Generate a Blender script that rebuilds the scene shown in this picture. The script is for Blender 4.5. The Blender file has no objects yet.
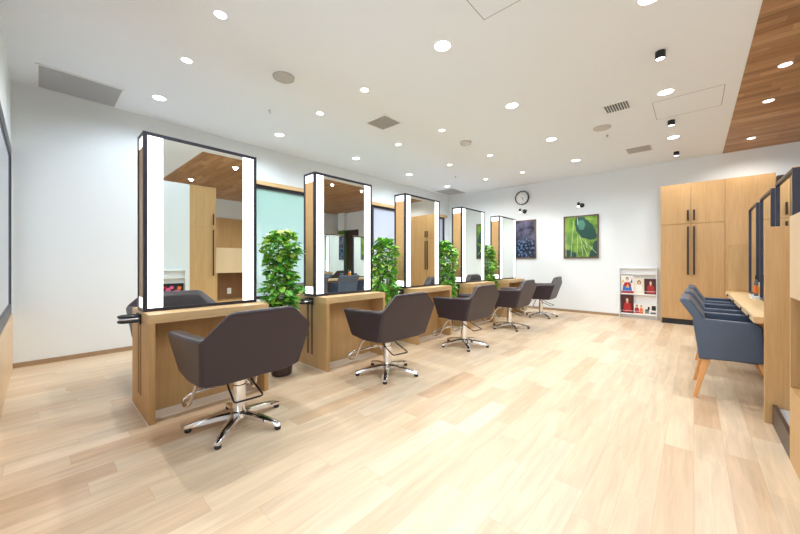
import bpy, bmesh, math, random
from mathutils import Vector, Matrix
random.seed(7)
PI = math.pi
scene = bpy.context.scene
COL = scene.collection

# ------------------------------------------------------------------ materials
MATS = {}
def new_mat(name):
    m = bpy.data.materials.new(name); m.use_nodes = True
    nt = m.node_tree; nt.nodes.clear()
    out = nt.nodes.new('ShaderNodeOutputMaterial')
    b = nt.nodes.new('ShaderNodeBsdfPrincipled')
    nt.links.new(b.outputs[0], out.inputs[0])
    MATS[name] = m
    return m, nt, b
def srgb(r, g, b):
    f = lambda c: (c/255/12.92 if c/255 <= .04045 else ((c/255+.055)/1.055)**2.4)
    return (f(r), f(g), f(b), 1)
def plain(name, col, rough=.5, metal=0, spec=.5, emis=None, es=0, noise=0, nscale=8, bump=0, coat=0):
    m, nt, b = new_mat(name)
    b.inputs['Base Color'].default_value = col
    b.inputs['Roughness'].default_value = rough
    b.inputs['Metallic'].default_value = metal
    b.inputs['Specular IOR Level'].default_value = spec
    b.inputs['Coat Weight'].default_value = coat
    if emis:
        b.inputs['Emission Color'].default_value = emis
        b.inputs['Emission Strength'].default_value = es
    if noise or bump:
        tc = nt.nodes.new('ShaderNodeTexCoord'); n = nt.nodes.new('ShaderNodeTexNoise')
        n.inputs['Scale'].default_value = nscale; n.inputs['Detail'].default_value = 4
        nt.links.new(tc.outputs['Object'], n.inputs['Vector'])
        if noise:
            mx = nt.nodes.new('ShaderNodeMix'); mx.data_type = 'RGBA'
            mx.inputs['A'].default_value = tuple(c*(1-noise) for c in col[:3])+(1,)
            mx.inputs['B'].default_value = tuple(min(1, c*(1+noise)) for c in col[:3])+(1,)
            nt.links.new(n.outputs['Fac'], mx.inputs['Factor'])
            nt.links.new(mx.outputs['Result'], b.inputs['Base Color'])
        if bump:
            bp = nt.nodes.new('ShaderNodeBump'); bp.inputs['Strength'].default_value = bump
            bp.inputs['Distance'].default_value = .002
            nt.links.new(n.outputs['Fac'], bp.inputs['Height']); nt.links.new(bp.outputs[0], b.inputs['Normal'])
    return m
def wood(name, c1, c2, axis='z', rough=.45, fine=90):
    """fine straight grain stretched along an axis of the object"""
    m, nt, b = new_mat(name)
    L = nt.links.new
    tc = nt.nodes.new('ShaderNodeTexCoord'); mp = nt.nodes.new('ShaderNodeMapping')
    s = [fine, fine, fine]; s['xyz'.index(axis)] = fine/28
    mp.inputs['Scale'].default_value = s
    L(tc.outputs['Object'], mp.inputs['Vector'])
    n = nt.nodes.new('ShaderNodeTexNoise'); n.inputs['Scale'].default_value = 1; n.inputs['Detail'].default_value = 5
    L(mp.outputs[0], n.inputs['Vector'])
    mp2 = nt.nodes.new('ShaderNodeMapping'); s2 = [7, 7, 7]; s2['xyz'.index(axis)] = .6
    mp2.inputs['Scale'].default_value = s2
    L(tc.outputs['Object'], mp2.inputs['Vector'])
    n2 = nt.nodes.new('ShaderNodeTexNoise'); n2.inputs['Scale'].default_value = 1; n2.inputs['Detail'].default_value = 3
    L(mp2.outputs[0], n2.inputs['Vector'])
    ad = nt.nodes.new('ShaderNodeMath'); ad.operation = 'MULTIPLY_ADD'
    ad.inputs[1].default_value = .6
    L(n.outputs['Fac'], ad.inputs[0])
    m2 = nt.nodes.new('ShaderNodeMath'); m2.operation = 'MULTIPLY'; m2.inputs[1].default_value = .4
    L(n2.outputs['Fac'], m2.inputs[0]); L(m2.outputs[0], ad.inputs[2])
    cr = nt.nodes.new('ShaderNodeValToRGB')
    cr.color_ramp.elements[0].position = .3; cr.color_ramp.elements[0].color = c1
    cr.color_ramp.elements[1].position = .7; cr.color_ramp.elements[1].color = c2
    L(ad.outputs[0], cr.inputs[0]); L(cr.outputs[0], b.inputs['Base Color'])
    b.inputs['Roughness'].default_value = rough
    return m
def planks(name, cols, length, width, along, rough=.35, grain=.25, gap=(.25, .18, .12, 1), fig=1.0, seam=.0008):
    """boards running along an axis, each with its own tone and grain"""
    m, nt, b = new_mat(name); L = nt.links.new
    N = nt.nodes.new
    tc = N('ShaderNodeTexCoord'); sx = N('ShaderNodeSeparateXYZ'); cx = N('ShaderNodeCombineXYZ')
    L(tc.outputs['Object'], sx.inputs[0])
    if along == 'y': L(sx.outputs['Y'], cx.inputs['X']); L(sx.outputs['X'], cx.inputs['Y'])
    else: L(sx.outputs['X'], cx.inputs['X']); L(sx.outputs['Y'], cx.inputs['Y'])
    # rows of boards; inside a row the boards have random lengths
    def M(op, x, y=None, z=None):
        k = N('ShaderNodeMath'); k.operation = op
        for i, v in enumerate((x, y, z)):
            if v is None: continue
            if isinstance(v, (int, float)): k.inputs[i].default_value = v
            else: L(v, k.inputs[i])
        return k.outputs[0]
    sp = N('ShaderNodeSeparateXYZ'); L(cx.outputs[0], sp.inputs[0])
    q = M('DIVIDE', sp.outputs['Y'], width); row = M('FLOOR', q)
    wpos = M('MULTIPLY_ADD', row, 53.37, M('DIVIDE', sp.outputs['X'], length))
    def vor(feat):
        v = N('ShaderNodeTexVoronoi'); v.voronoi_dimensions = '1D'; v.feature = feat
        v.inputs['Scale'].default_value = 1; v.inputs['Randomness'].default_value = .8; L(wpos, v.inputs['W']); return v
    v1 = vor('F1'); v2 = vor('DISTANCE_TO_EDGE')
    rnd = N('ShaderNodeSeparateColor'); L(v1.outputs['Color'], rnd.inputs[0])
    fr = M('FRACT', q); e1 = M('MULTIPLY', M('MINIMUM', fr, M('SUBTRACT', 1, fr)), width); e2 = M('MULTIPLY', v2.outputs['Distance'], length)
    seamf = M('MULTIPLY', M('LESS_THAN', M('MINIMUM', e1, e2), seam), .7)
    # grain, displaced per board
    off = N('ShaderNodeCombineXYZ'); mm = N('ShaderNodeMath'); mm.operation = 'MULTIPLY'; mm.inputs[1].default_value = 37
    L(rnd.outputs[0], mm.inputs[0]); L(mm.outputs[0], off.inputs['Z']); L(mm.outputs[0], off.inputs['X'])
    va = N('ShaderNodeVectorMath'); va.operation = 'ADD'; L(cx.outputs[0], va.inputs[0]); L(off.outputs[0], va.inputs[1])
    mp = N('ShaderNodeMapping'); mp.inputs['Scale'].default_value = (2.2, 22, 1); L(va.outputs[0], mp.inputs['Vector'])
    n = N('ShaderNodeTexNoise'); n.inputs['Scale'].default_value = 1; n.inputs['Detail'].default_value = 6; n.inputs['Distortion'].default_value = .8*fig
    L(mp.outputs[0], n.inputs['Vector'])
    mp3 = N('ShaderNodeMapping'); mp3.inputs['Scale'].default_value = (5, 190, 1); L(va.outputs[0], mp3.inputs['Vector'])
    n3 = N('ShaderNodeTexNoise'); n3.inputs['Scale'].default_value = 1; n3.inputs['Detail'].default_value = 3
    L(mp3.outputs[0], n3.inputs['Vector'])
    cr = N('ShaderNodeValToRGB'); e = cr.color_ramp.elements
    e[0].position = 0; e[0].color = cols[0]; e[1].position = 1; e[1].color = cols[-1]
    for i, c in enumerate(cols[1:-1]):
        x = e.new((i+1)/(len(cols)-1)); x.color = c
    L(rnd.outputs[0], cr.inputs[0])
    g = N('ShaderNodeMapRange'); g.inputs['From Min'].default_value = .3; g.inputs['From Max'].default_value = .7
    g.inputs['To Min'].default_value = 1-grain; g.inputs['To Max'].default_value = 1+grain*.35
    L(n.outputs['Fac'], g.inputs[0])
    g3 = N('ShaderNodeMapRange'); g3.inputs['From Min'].default_value = .3; g3.inputs['From Max'].default_value = .7
    g3.inputs['To Min'].default_value = 1-grain*.35; g3.inputs['To Max'].default_value = 1+grain*.2
    L(n3.outputs['Fac'], g3.inputs[0])
    mu = N('ShaderNodeMath'); mu.operation = 'MULTIPLY'; L(g.outputs[0], mu.inputs[0]); L(g3.outputs[0], mu.inputs[1])
    vm = N('ShaderNodeVectorMath'); vm.operation = 'SCALE'; L(cr.outputs[0], vm.inputs[0]); L(mu.outputs[0], vm.inputs['Scale'])
    mx = N('ShaderNodeMix'); mx.data_type = 'RGBA'; L(seamf, mx.inputs['Factor'])
    L(vm.outputs[0], mx.inputs['A']); mx.inputs['B'].default_value = gap
    L(mx.outputs['Result'], b.inputs['Base Color'])
    b.inputs['Roughness'].default_value = rough
    bp = N('ShaderNodeBump'); bp.inputs['Strength'].default_value = .15; bp.inputs['Distance'].default_value = .001
    L(n3.outputs['Fac'], bp.inputs['Height']); L(bp.outputs[0], b.inputs['Normal'])
    return m

M_wall = plain('wall_paint', (.77, .80, .81, 1), .85, spec=.2, noise=.012, nscale=40, bump=.08)
M_ceil = plain('ceiling_paint', (.82, .86, .91, 1), .9, spec=.1)
M_floor = planks('oak_floor', [srgb(207, 174, 140), srgb(226, 202, 172), srgb(219, 193, 162), srgb(229, 208, 181), srgb(214, 186, 154), srgb(225, 202, 172), srgb(222, 197, 167)],
                 .78, .132, 'y', rough=.36, grain=.16, gap=srgb(178, 148, 116))
M_wceil = planks('timber_ceiling', [srgb(150, 110, 76), srgb(184, 144, 104), srgb(166, 124, 88), srgb(196, 157, 118), srgb(158, 117, 82)],
                 .9, .09, 'x', rough=.5, grain=.3, gap=srgb(96, 62, 36))
OAK1, OAK2 = srgb(182, 141, 90), srgb(202, 163, 112)
M_oak = wood('oak_veneer_upright', OAK1, OAK2, 'z')
M_oaky = wood('oak_veneer_lengthwise', srgb(200, 162, 112), srgb(220, 186, 138), 'y')
M_oakp = wood('pale_oak_and_glancing_light', srgb(212, 180, 140), srgb(224, 194, 156), 'z')  # pale oak; on the shelf box the paleness is grazing light
M_base = plain('baseboard_brown', srgb(160, 132, 102), .5)
M_niche = wood('walnut_lining', srgb(120, 82, 48), srgb(146, 102, 62), 'z')
M_oakdark = wood('oak_groove', srgb(96, 64, 36), srgb(112, 76, 44), 'z')
M_frame = plain('dark_navy_metal', srgb(46, 46, 58), .35, metal=.3)
M_black = plain('black_plastic', srgb(24, 24, 30), .35)
M_chrome = plain('chrome', (.82, .82, .84, 1), .09, metal=1)
M_chromed = plain('brushed_steel', (.7, .7, .72, 1), .25, metal=1)
M_leather = plain('dark_brown_vinyl', srgb(48, 36, 43), .42, noise=.06, nscale=30, bump=.12)
M_blue = plain('slate_blue_vinyl', srgb(70, 82, 102), .34, noise=.05, nscale=30, bump=.1)
M_mirror = plain('mirror_silver', (.84, .90, .87, 1), .0, metal=1)
M_strip = plain('light_strip', (1, 1, 1, 1), .4, emis=(1, .985, .97, 1), es=1.7)
M_lamp = plain('lamp_glow', (1, 1, 1, 1), .4, emis=(.93, .97, 1, 1), es=6)
M_lampw = plain('lamp_glow_warm', (1, 1, 1, 1), .4, emis=(1, .97, .93, 1), es=5)
M_white = plain('white_metal', (.82, .82, .82, 1), .4)
M_grille = plain('grey_grille', (.5, .5, .52, 1), .5)
M_hatch = plain('hatch_gap', (.34, .33, .32, 1), .7)
M_pot = plain('dark_brown_pot', srgb(62, 44, 42), .35)
M_soil = plain('potting_soil', srgb(50, 36, 26), .9, noise=.3, nscale=60)
M_stem = plain('plant_stem', srgb(104, 92, 52), .7)
M_handle = plain('bronze_handle', srgb(66, 50, 40), .4, metal=.5)
M_leg = wood('beech_leg', srgb(214, 150, 88), srgb(228, 168, 106), 'z')
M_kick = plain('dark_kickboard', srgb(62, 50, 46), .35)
M_greytop = plain('grey_top', srgb(176, 178, 184), .4)
M_strip_fl = wood('bright_floor_patch', srgb(224, 206, 186), srgb(236, 222, 204), 'y', rough=.3, fine=40)  # paler floor colour standing in for light in the desk recesses
M_picf = wood('walnut_frame', srgb(84, 60, 48), srgb(104, 76, 60), 'z')
M_clear = plain('pale_edge', srgb(226, 222, 212), .3)

def film_and_reflection(name, top, bot, z0, z1):  # film tint with room reflection blended into a height gradient
    m, nt, b = new_mat(name); L = nt.links.new; N = nt.nodes.new
    tc = N('ShaderNodeTexCoord'); s = N('ShaderNodeSeparateXYZ'); L(tc.outputs['Object'], s.inputs[0])
    r = N('ShaderNodeMapRange'); r.inputs['From Min'].default_value = z0; r.inputs['From Max'].default_value = z1
    L(s.outputs['Z'], r.inputs[0])
    mx = N('ShaderNodeMix'); mx.data_type = 'RGBA'; mx.inputs['A'].default_value = bot; mx.inputs['B'].default_value = top
    L(r.outputs[0], mx.inputs['Factor']); L(mx.outputs['Result'], b.inputs['Base Color'])
    b.inputs['Roughness'].default_value = .5
    b.inputs['Coat Weight'].default_value = 1; b.inputs['Coat Roughness'].default_value = .01; b.inputs['Coat IOR'].default_value = 1.6
    return m
M_gl1 = film_and_reflection('green_glass_with_reflection', srgb(158, 200, 190), srgb(186, 216, 222), .8, 2.3)
M_gl2 = film_and_reflection('pale_glass_with_reflection', srgb(196, 202, 222), srgb(206, 214, 228), .8, 2.3)

def leaf_mat():
    m, nt, b = new_mat('leaf_green'); L = nt.links.new; N = nt.nodes.new
    g = N('ShaderNodeAttribute'); g.attribute_name = 'tone'; g.attribute_type = 'GEOMETRY'
    cr = N('ShaderNodeValToRGB'); e = cr.color_ramp.elements
    e[0].position = 0; e[0].color = srgb(52, 122, 56); e[1].position = 1; e[1].color = srgb(206, 228, 110)
    x = e.new(.45); x.color = srgb(96, 176, 66); x = e.new(.75); x.color = srgb(146, 204, 78)
    L(g.outputs['Fac'], cr.inputs[0]); L(cr.outputs[0], b.inputs['Base Color'])
    b.inputs['Roughness'].default_value = .35
    return m
M_leaf = leaf_mat()

def picture_leaf():
    m, nt, b = new_mat('leaf_photograph'); L = nt.links.new; N = nt.nodes.new
    tc = N('ShaderNodeTexCoord'); s = N('ShaderNodeSeparateXYZ'); L(tc.outputs['Object'], s.inputs[0])
    n = N('ShaderNodeTexNoise'); n.inputs['Scale'].default_value = 7; n.inputs['Detail'].default_value = 3; L(tc.outputs['Object'], n.inputs['Vector'])
    # dark blob at upper right
    def dist(cx, cz, r0, r1, ax=1, az=1):
        v = N('ShaderNodeVectorMath'); v.operation = 'SUBTRACT'; L(tc.outputs['Object'], v.inputs[0]); v.inputs[1].default_value = (cx, 0, cz)
        k = N('ShaderNodeVectorMath'); k.operation = 'MULTIPLY'; L(v.outputs[0], k.inputs[0]); k.inputs[1].default_value = (ax, 0, az)
        ln = N('ShaderNodeVectorMath'); ln.operation = 'LENGTH'; L(k.outputs[0], ln.inputs[0])
        a = N('ShaderNodeMath'); a.operation = 'MULTIPLY_ADD'; a.inputs[1].default_value = .22; L(n.outputs['Fac'], a.inputs[0]); L(ln.outputs['Value'], a.inputs[2])
        r = N('ShaderNodeMapRange'); r.inputs['From Min'].default_value = r0+.11; r.inputs['From Max'].default_value = r1+.11
        r.inputs['To Min'].default_value = 1; r.inputs['To Max'].default_value = 0; L(a.outputs[0], r.inputs[0])
        return r
    base = N('ShaderNodeValToRGB'); e = base.color_ramp.elements
    e[0].position = .35; e[0].color = srgb(70, 116, 46); e[1].position = .65; e[1].color = srgb(130, 162, 70)
    L(n.outputs['Fac'], base.inputs[0])
    cur = base.outputs[0]
    L(cur, b.inputs['Base Color']); b.inputs['Roughness'].default_value = .15
    return m
def picture_frost():
    m, nt, b = new_mat('blue_blossom_photograph'); L = nt.links.new; N = nt.nodes.new
    tc = N('ShaderNodeTexCoord'); s = N('ShaderNodeSeparateXYZ'); L(tc.outputs['Object'], s.inputs[0])
    v = N('ShaderNodeTexVoronoi'); v.inputs['Scale'].default_value = 19; L(tc.outputs['Object'], v.inputs['Vector'])
    n = N('ShaderNodeTexNoise'); n.inputs['Scale'].default_value = 6; n.inputs['Detail'].default_value = 5; L(tc.outputs['Object'], n.inputs['Vector'])
    cr = N('ShaderNodeValToRGB'); e = cr.color_ramp.elements
    e[0].position = .05; e[0].color = srgb(108, 140, 186); e[1].position = .55; e[1].color = srgb(22, 28, 48); L(v.outputs['Distance'], cr.inputs[0])
    c2 = N('ShaderNodeValToRGB'); e = c2.color_ramp.elements
    e[0].position = .35; e[0].color = srgb(26, 28, 42); e[1].position = .7; e[1].color = srgb(98, 94, 118); L(n.outputs['Fac'], c2.inputs[0])
    r = N('ShaderNodeMapRange'); r.inputs['From Min'].default_value = -.12; r.inputs['From Max'].default_value = .08; L(s.outputs['Z'], r.inputs[0])
    mx = N('ShaderNodeMix'); mx.data_type = 'RGBA'; L(r.outputs[0], mx.inputs['Factor']); L(cr.outputs[0], mx.inputs['A']); L(c2.outputs[0], mx.inputs['B'])
    L(mx.outputs['Result'], b.inputs['Base Color']); b.inputs['Roughness'].default_value = .15
    return m
def col(name, r, g, b): return MATS.get(name) or plain(name, srgb(r, g, b), .35)
M_pic_leaf = picture_leaf(); M_pic_frost = picture_frost()

# ------------------------------------------------------------------ mesh helpers
class MB:
    """collects shapes into one mesh; materials by slot"""
    def __init__(self): self.bm = bmesh.new(); self.mats = []; self.cur = 0
    def use(self, mat):
        if mat not in self.mats: self.mats.append(mat)
        self.cur = self.mats.index(mat); return self
    def _set(self, faces):
        for f in faces: f.material_index = self.cur
    def box(self, a, b):
        x0, y0, z0 = a; x1, y1, z1 = b
        vs = [self.bm.verts.new(p) for p in ((x0,y0,z0),(x1,y0,z0),(x1,y1,z0),(x0,y1,z0),(x0,y0,z1),(x1,y0,z1),(x1,y1,z1),(x0,y1,z1))]
        fs = [self.bm.faces.new([vs[i] for i in q]) for q in ((0,3,2,1),(4,5,6,7),(0,1,5,4),(1,2,6,5),(2,3,7,6),(3,0,4,7))]
        self._set(fs); return self
    def prism(self, pts, axis, a, b):
        """polygon in the two other axes, swept along axis from a to b"""
        def P(u, v, w):
            return {'x': (w, u, v), 'y': (u, w, v), 'z': (u, v, w)}[axis]
        A = [self.bm.verts.new(P(u, v, a)) for u, v in pts]; B = [self.bm.verts.new(P(u, v, b)) for u, v in pts]
        fs = [self.bm.faces.new(A), self.bm.faces.new(B[::-1])]
        n = len(pts)
        for i in range(n): fs.append(self.bm.faces.new([A[i], B[i], B[(i+1) % n], A[(i+1) % n]]))
        self._set(fs); return self
    def loft(self, rings, caps=True):
        R = [[self.bm.verts.new(p) for p in r] for r in rings]; fs = []
        n = len(R[0])
        for i in range(len(R)-1):
            for j in range(n):
                fs.append(self.bm.faces.new([R[i][j], R[i][(j+1) % n], R[i+1][(j+1) % n], R[i+1][j]]))
        if caps: fs.append(self.bm.faces.new(R[0][::-1])); fs.append(self.bm.faces.new(R[-1]))
        self._set(fs); return self
    def lathe(self, prof, c=(0, 0, 0), seg=24, axis='z'):
        rings = []
        for r, h in prof:
            ring = []
            for k in range(seg):
                a = 2*PI*k/seg; u, v = r*math.cos(a), r*math.sin(a)
                p = {'z': (u, v, h), 'y': (u, h, -v), 'x': (h, u, v)}[axis]
                ring.append((c[0]+p[0], c[1]+p[1], c[2]+p[2]))
            rings.append(ring)
        return self.loft(rings)
    def tube(self, pts, r, seg=8, closed=False):
        pts = [Vector(p) for p in pts]; n = len(pts)
        rad = r if isinstance(r, (list, tuple)) else [r]*n
        rings = []; up = None
        for i, p in enumerate(pts):
            if closed: t = pts[(i+1) % n]-pts[i-1]
            else: t = pts[min(i+1, n-1)]-pts[max(i-1, 0)]
            t.normalize()
            if up is None:
                up = Vector((0, 0, 1)) if abs(t.z) < .9 else Vector((1, 0, 0))
            up = (up - t*up.dot(t)).normalized(); s = t.cross(up)
            rings.append([p + (up*math.cos(2*PI*k/seg) + s*math.sin(2*PI*k/seg))*rad[i] for k in range(seg)])
        if closed:
            R = [[self.bm.verts.new(q) for q in ring] for ring in rings]; fs = []
            # align seam
            for i in range(n):
                A, B = R[i], R[(i+1) % n]; sh = 0
                if i == n-1: sh = min(range(seg), key=lambda k: (A[0].co-B[k].co).length)
                for j in range(seg): fs.append(self.bm.faces.new([A[j], A[(j+1) % seg], B[(j+1+sh) % seg], B[(j+sh) % seg]]))
            self._set(fs); return self
        return self.loft(rings)
    def build(self, name, mat=None, parent=None, smooth=False, bevel=0, seg=2, subsurf=0, loc=None, angle=35):
        bmesh.ops.recalc_face_normals(self.bm, faces=self.bm.faces)
        me = bpy.data.meshes.new(name); self.bm.to_mesh(me); self.bm.free()
        for m in (self.mats or [mat]): me.materials.append(m)
        o = bpy.data.objects.new(name, me); COL.objects.link(o)
        if parent: o.parent = parent
        if loc: o.location = loc
        if bevel:
            bv = o.modifiers.new('bevel', 'BEVEL'); bv.width = bevel; bv.segments = seg; bv.limit_method = 'ANGLE'; bv.angle_limit = math.radians(25)
            bv.harden_normals = False
        if subsurf:
            sb = o.modifiers.new('sub', 'SUBSURF'); sb.levels = subsurf; sb.render_levels = subsurf
        if smooth or bevel or subsurf:
            for p in me.polygons: p.use_smooth = True
            if not subsurf: me.set_sharp_from_angle(angle=math.radians(angle)) if not bevel else None
            if bevel:
                wn = o.modifiers.new('wn', 'WEIGHTED_NORMAL'); wn.keep_sharp = True
        return o
def fillet(pts, r, n=5):
    pts = [Vector(p) for p in pts]; out = [pts[0]]
    for i in range(1, len(pts)-1):
        a, p, b = pts[i-1], pts[i], pts[i+1]
        da, db = (a-p), (b-p); d = min(r, da.length*.45, db.length*.45)
        p0, p1 = p+da.normalized()*d, p+db.normalized()*d
        for k in range(n+1):
            t = k/n; out.append(p0*(1-t)**2 + p*2*t*(1-t) + p1*t*t)
    out.append(pts[-1]); return out
def thing(name, label, cat, loc=(0, 0, 0), rz=0, group=None):
    o = bpy.data.objects.new(name, None); COL.objects.link(o); o.empty_display_size = .1
    o.location = loc; o.rotation_euler = (0, 0, rz); o['label'] = label; o['category'] = cat
    if group: o['group'] = group
    return o
def tag(o, label, cat, group=None):
    o['label'] = label; o['category'] = cat
    if group: o['group'] = group
    return o
def copy_tree(o, parent=None):
    c = o.copy(); COL.objects.link(c)
    c.parent = parent
    for ch in list(o.children): copy_tree(ch, c)
    return c
def struct(o): o['kind'] = 'structure'; return o
def sbox(name, a, b, mat):
    c = [(a[i]+b[i])/2 for i in range(3)]
    return struct(MB().box(a, b).build(name, mat))

# ------------------------------------------------------------------ room shell
H = 2.97
XL, XR, YB, YN, YS = -5.23, 4.6, 7.88, -.19, -3.0
XP = -1.5
sbox('floor', (XL-.1, YS-.1, -.1), (XR+.1, YB+.1, 0), M_floor)
sbox('ceiling', (XL-.1, YS-.1, H), (XR+.1, YB+.1, H+.1), M_ceil)
WX0, WY0 = .365, 1.86
sbox('ceiling', (WX0, WY0, H-.006), (XR, YB, H+.001), M_wceil)
# left wall with two window openings
wz0, wz1 = .5, 2.345
W1, W2 = (2.30, 4.88), (4.88, 7.66)
m = MB(); m.box((XL-.1, YN-.1, 0), (XL, W1[0], H)); m.box((XL-.1, W2[1], 0), (XL, YB+.1, H))
m.box((XL-.1, W1[0], 0), (XL, W2[1], wz0)); m.box((XL-.1, W1[0], wz1), (XL, W2[1], H))
struct(m.build('wall_left', M_wall))
sbox('wall_back', (XL-.1, YB, 0), (XR+.1, YB+.1, H), M_wall)
sbox('wall_right', (XR, YS-.1, 0), (XR+.1, YB+.1, H), M_wall)
# near end wall with its window
ex0, ex1, ez0, ez1 = -5.21, -1.75, .57, 2.27
m = MB(); m.box((XL-.1, YN-.1, 0), (ex0, YN, H)); m.box((ex1, YN-.1, 0), (XP, YN, H))
m.box((ex0, YN-.1, 0), (ex1, YN, ez0)); m.box((ex0, YN-.1, ez1), (ex1, YN, H))
struct(m.build('wall_near', M_wall))
sbox('wall_side', (XP-.1, YS, 0), (XP, YN-.1, H), M_wall)
sx0, sx1, sz1 = -1.1, 4.2, 2.6  # opening left in the unseen front wall to admit the fill
m = MB(); m.box((XP-.1, YS-.1, 0), (sx0, YS, H)); m.box((sx1, YS-.1, 0), (XR, YS, H)); m.box((sx0, YS-.1, sz1), (sx1, YS, H))
struct(m.build('wall_front', M_wall))
def window_y(name, x, y0, y1, z0, z1, glass, t=.045):
    """window in a wall of constant x, room on the +x side"""
    f = MB(); f.box((x-.06, y0, z0), (x+.012, y0+t, z1)); f.box((x-.06, y1-t, z0), (x+.012, y1, z1))
    f.box((x-.06, y0+t, z0), (x+.012, y1-t, z0+t)); f.box((x-.06, y0+t, z1-t), (x+.012, y1-t, z1))
    w = struct(f.build(name, M_frame)); p = MB().box((x-.035, y0+t, z0+t), (x-.025, y1-t, z1-t)).build('window_pane', glass, w)
    p['label'] = 'frosted reflective glass pane'; return w
window_y('window_1', XL, W1[0], W1[1], wz0, wz1, M_gl1)
window_y('window_2', XL, W2[0], W2[1], wz0, wz1, M_gl2)
f = MB(); t = .11
f.box((ex0, YN-.06, ez0), (ex0+t, YN+.004, ez1)); f.box((ex1-t, YN-.06, ez0), (ex1, YN+.004, ez1))
f.box((ex0+t, YN-.06, ez0), (ex1-t, YN+.004, ez0+t)); f.box((ex0+t, YN-.06, ez1-t), (ex1-t, YN+.004, ez1))
w = struct(f.build('window_3', M_frame))
MB().box((ex0+t, YN-.012, ez0+t), (ex1-t, YN-.004, ez1-t)).build('window_pane', M_gl2, w)
struct(MB().box((XL, YN, 0), (ex1+.1, YN+.012, ez0-.002)).build('trim_1', M_oakp))           # wainscot below the end glass
struct(MB().box((XL+.001, W1[0]-.05, wz1+.002), (XL+.06, 7.74, wz1+.065)).build('trim_2', M_oaky))   # timber rail over windows
# baseboards
bh = .05
struct(MB().box((XL, YN+.012, 0), (XL+.012, YB-.012, bh)).build('baseboard_left', M_base))
struct(MB().box((XL, YB-.012, 0), (-1.13, YB, bh)).build('baseboard_back', M_base))
# invented shop front opening behind the camera, added to let in soft fill
f = MB()
for x in (sx0, 1.53, sx1-.05): f.box((x, YS-.08, 0), (x+.05, YS-.02, sz1))
f.box((sx0+.05, YS-.08, sz1-.05), (sx1-.05, YS-.02, sz1-.001))
struct(f.build('added_window_4', M_frame))
# wall cladding on the far right side, seen in the mirrors
struct(MB().box((XR-.03, 1.4, 0), (XR, 6.9, 2.4)).build('wall_panelling', M_oak))
struct(MB().box((3.35, YB-.03, 0), (4.0, YB, 2.3)).build('wall_panel_dark', M_kick))
struct(MB().box((4.0, YB-.16, 2.3), (4.35, YB, H-.01)).build('wall_pillar', M_wall))
M_green = plain('green_board', srgb(74, 120, 52), .6)
struct(MB().box((4.0, YB-.16, 0), (4.35, YB, 2.3)).build('wall_panel_green', M_green))
sbox('wall_panel_timber', (4.35, YB-.05, 0), (XR-.03, YB, 2.4), M_oak)

# ------------------------------------------------------------------ lamps
def lamp(parent, z, power, col, size=.05, cone=160, blend=.6):
    l = bpy.data.lights.new('lamp', 'SPOT'); l.energy = power; l.color = col
    l.spot_size = math.radians(cone); l.spot_blend = blend; l.shadow_soft_size = size
    o = bpy.data.objects.new('lamp', l); COL.objects.link(o); o.parent = parent; o.location = (0, 0, z)
    return o
def downlight(x, y, r, glow, power, col, label, group, z=H, cone=160, blend=.6):
    t = thing('recessed_downlight', label, 'ceiling light', (x, y, z), 0, group)
    MB().lathe([(r, -.0005), (r, -.004), (r*1.14, -.004), (r*1.2, -.0005)], seg=28).build('trim_ring', M_white, t, smooth=True)
    MB().lathe([(r*.995, -.0005), (r*.99, -.0025)], seg=28).build('diffuser', glow, t)
    lamp(t, -.02, power, col, r*.5, cone, blend)
    return t
ordn = ['nearest the camera', 'second from the camera', 'third from the camera', 'fourth from the camera', 'farthest, by the clock wall']
PB, PS = 36, 44
BIGC, SMC = (.74, .88, 1), (1, .97, .92)
for i, y in enumerate((.92, 2.37, 3.83, 5.3, 6.76)):
    downlight(-4.52, y, .062, M_lamp, PB*.85, BIGC, 'bright round downlight beside the left window wall, '+ordn[i], 'bright downlights along the left wall')
    downlight(-3.49, y, .042, M_lampw, PS*.8, SMC, 'small round downlight above the far side of the mirrors, '+ordn[i], 'small downlights behind the mirrors')
    downlight(-2.655, y, .042, M_lampw, PS, SMC, 'small round downlight above the styling chairs, '+ordn[i], 'small downlights over the styling chairs', cone=125, blend=.5)
downlight(-1.615, .9, .068, M_lamp, PB*.66, BIGC, 'bright aisle downlight just above the photo, closest to the camera', 'bright downlights over the aisle')
downlight(-.23, 1.15, .068, M_lamp, PB*.6, BIGC, 'bright downlight right of the camera, outside the photo', 'bright downlights in the spotlight row')
ordn4 = ['at the top centre of the photo', 'second along', 'third along', 'last and closest to the clock wall']
for i, y in enumerate((2.34, 3.79, 5.23, 6.62)):
    downlight(-1.615, y, .068, M_lamp, PB*.66, BIGC, 'bright round downlight over the open aisle, '+ordn4[i], 'bright downlights over the aisle')
for i, y in enumerate((2.89, 4.62, 6.37)):
    downlight(-.23, y, .068, M_lamp, PB*.66, BIGC, 'bright round downlight in the black spotlight row, '+['cut by the top photo edge', 'beside the large ceiling hatch', 'nearest the cabinets'][i], 'bright downlights in the spotlight row')
for i, y in enumerate((4.72, 5.65, 7.18)):
    downlight(.64, y, .043, M_lampw, 24, SMC, 'small warm downlight in the timber ceiling, '+['nearest the camera', 'the middle one', 'nearest the tall cabinets'][i], 'warm downlights in the timber ceiling', z=H-.006)
for (x, y, w) in ((2.6, 2.3, 'nearest the front wall'), (2.6, 3.9, 'in the middle of its row'), (2.6, 5.5, 'nearest the green panel'), (.9, 2.6, 'above the tall cabinet by the partition')):
    downlight(x, y, .055, M_lampw, 34, SMC, 'warm timber ceiling downlight seen only in the mirrors, '+w, 'warm downlights in the timber ceiling', z=H-.006)
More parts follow.
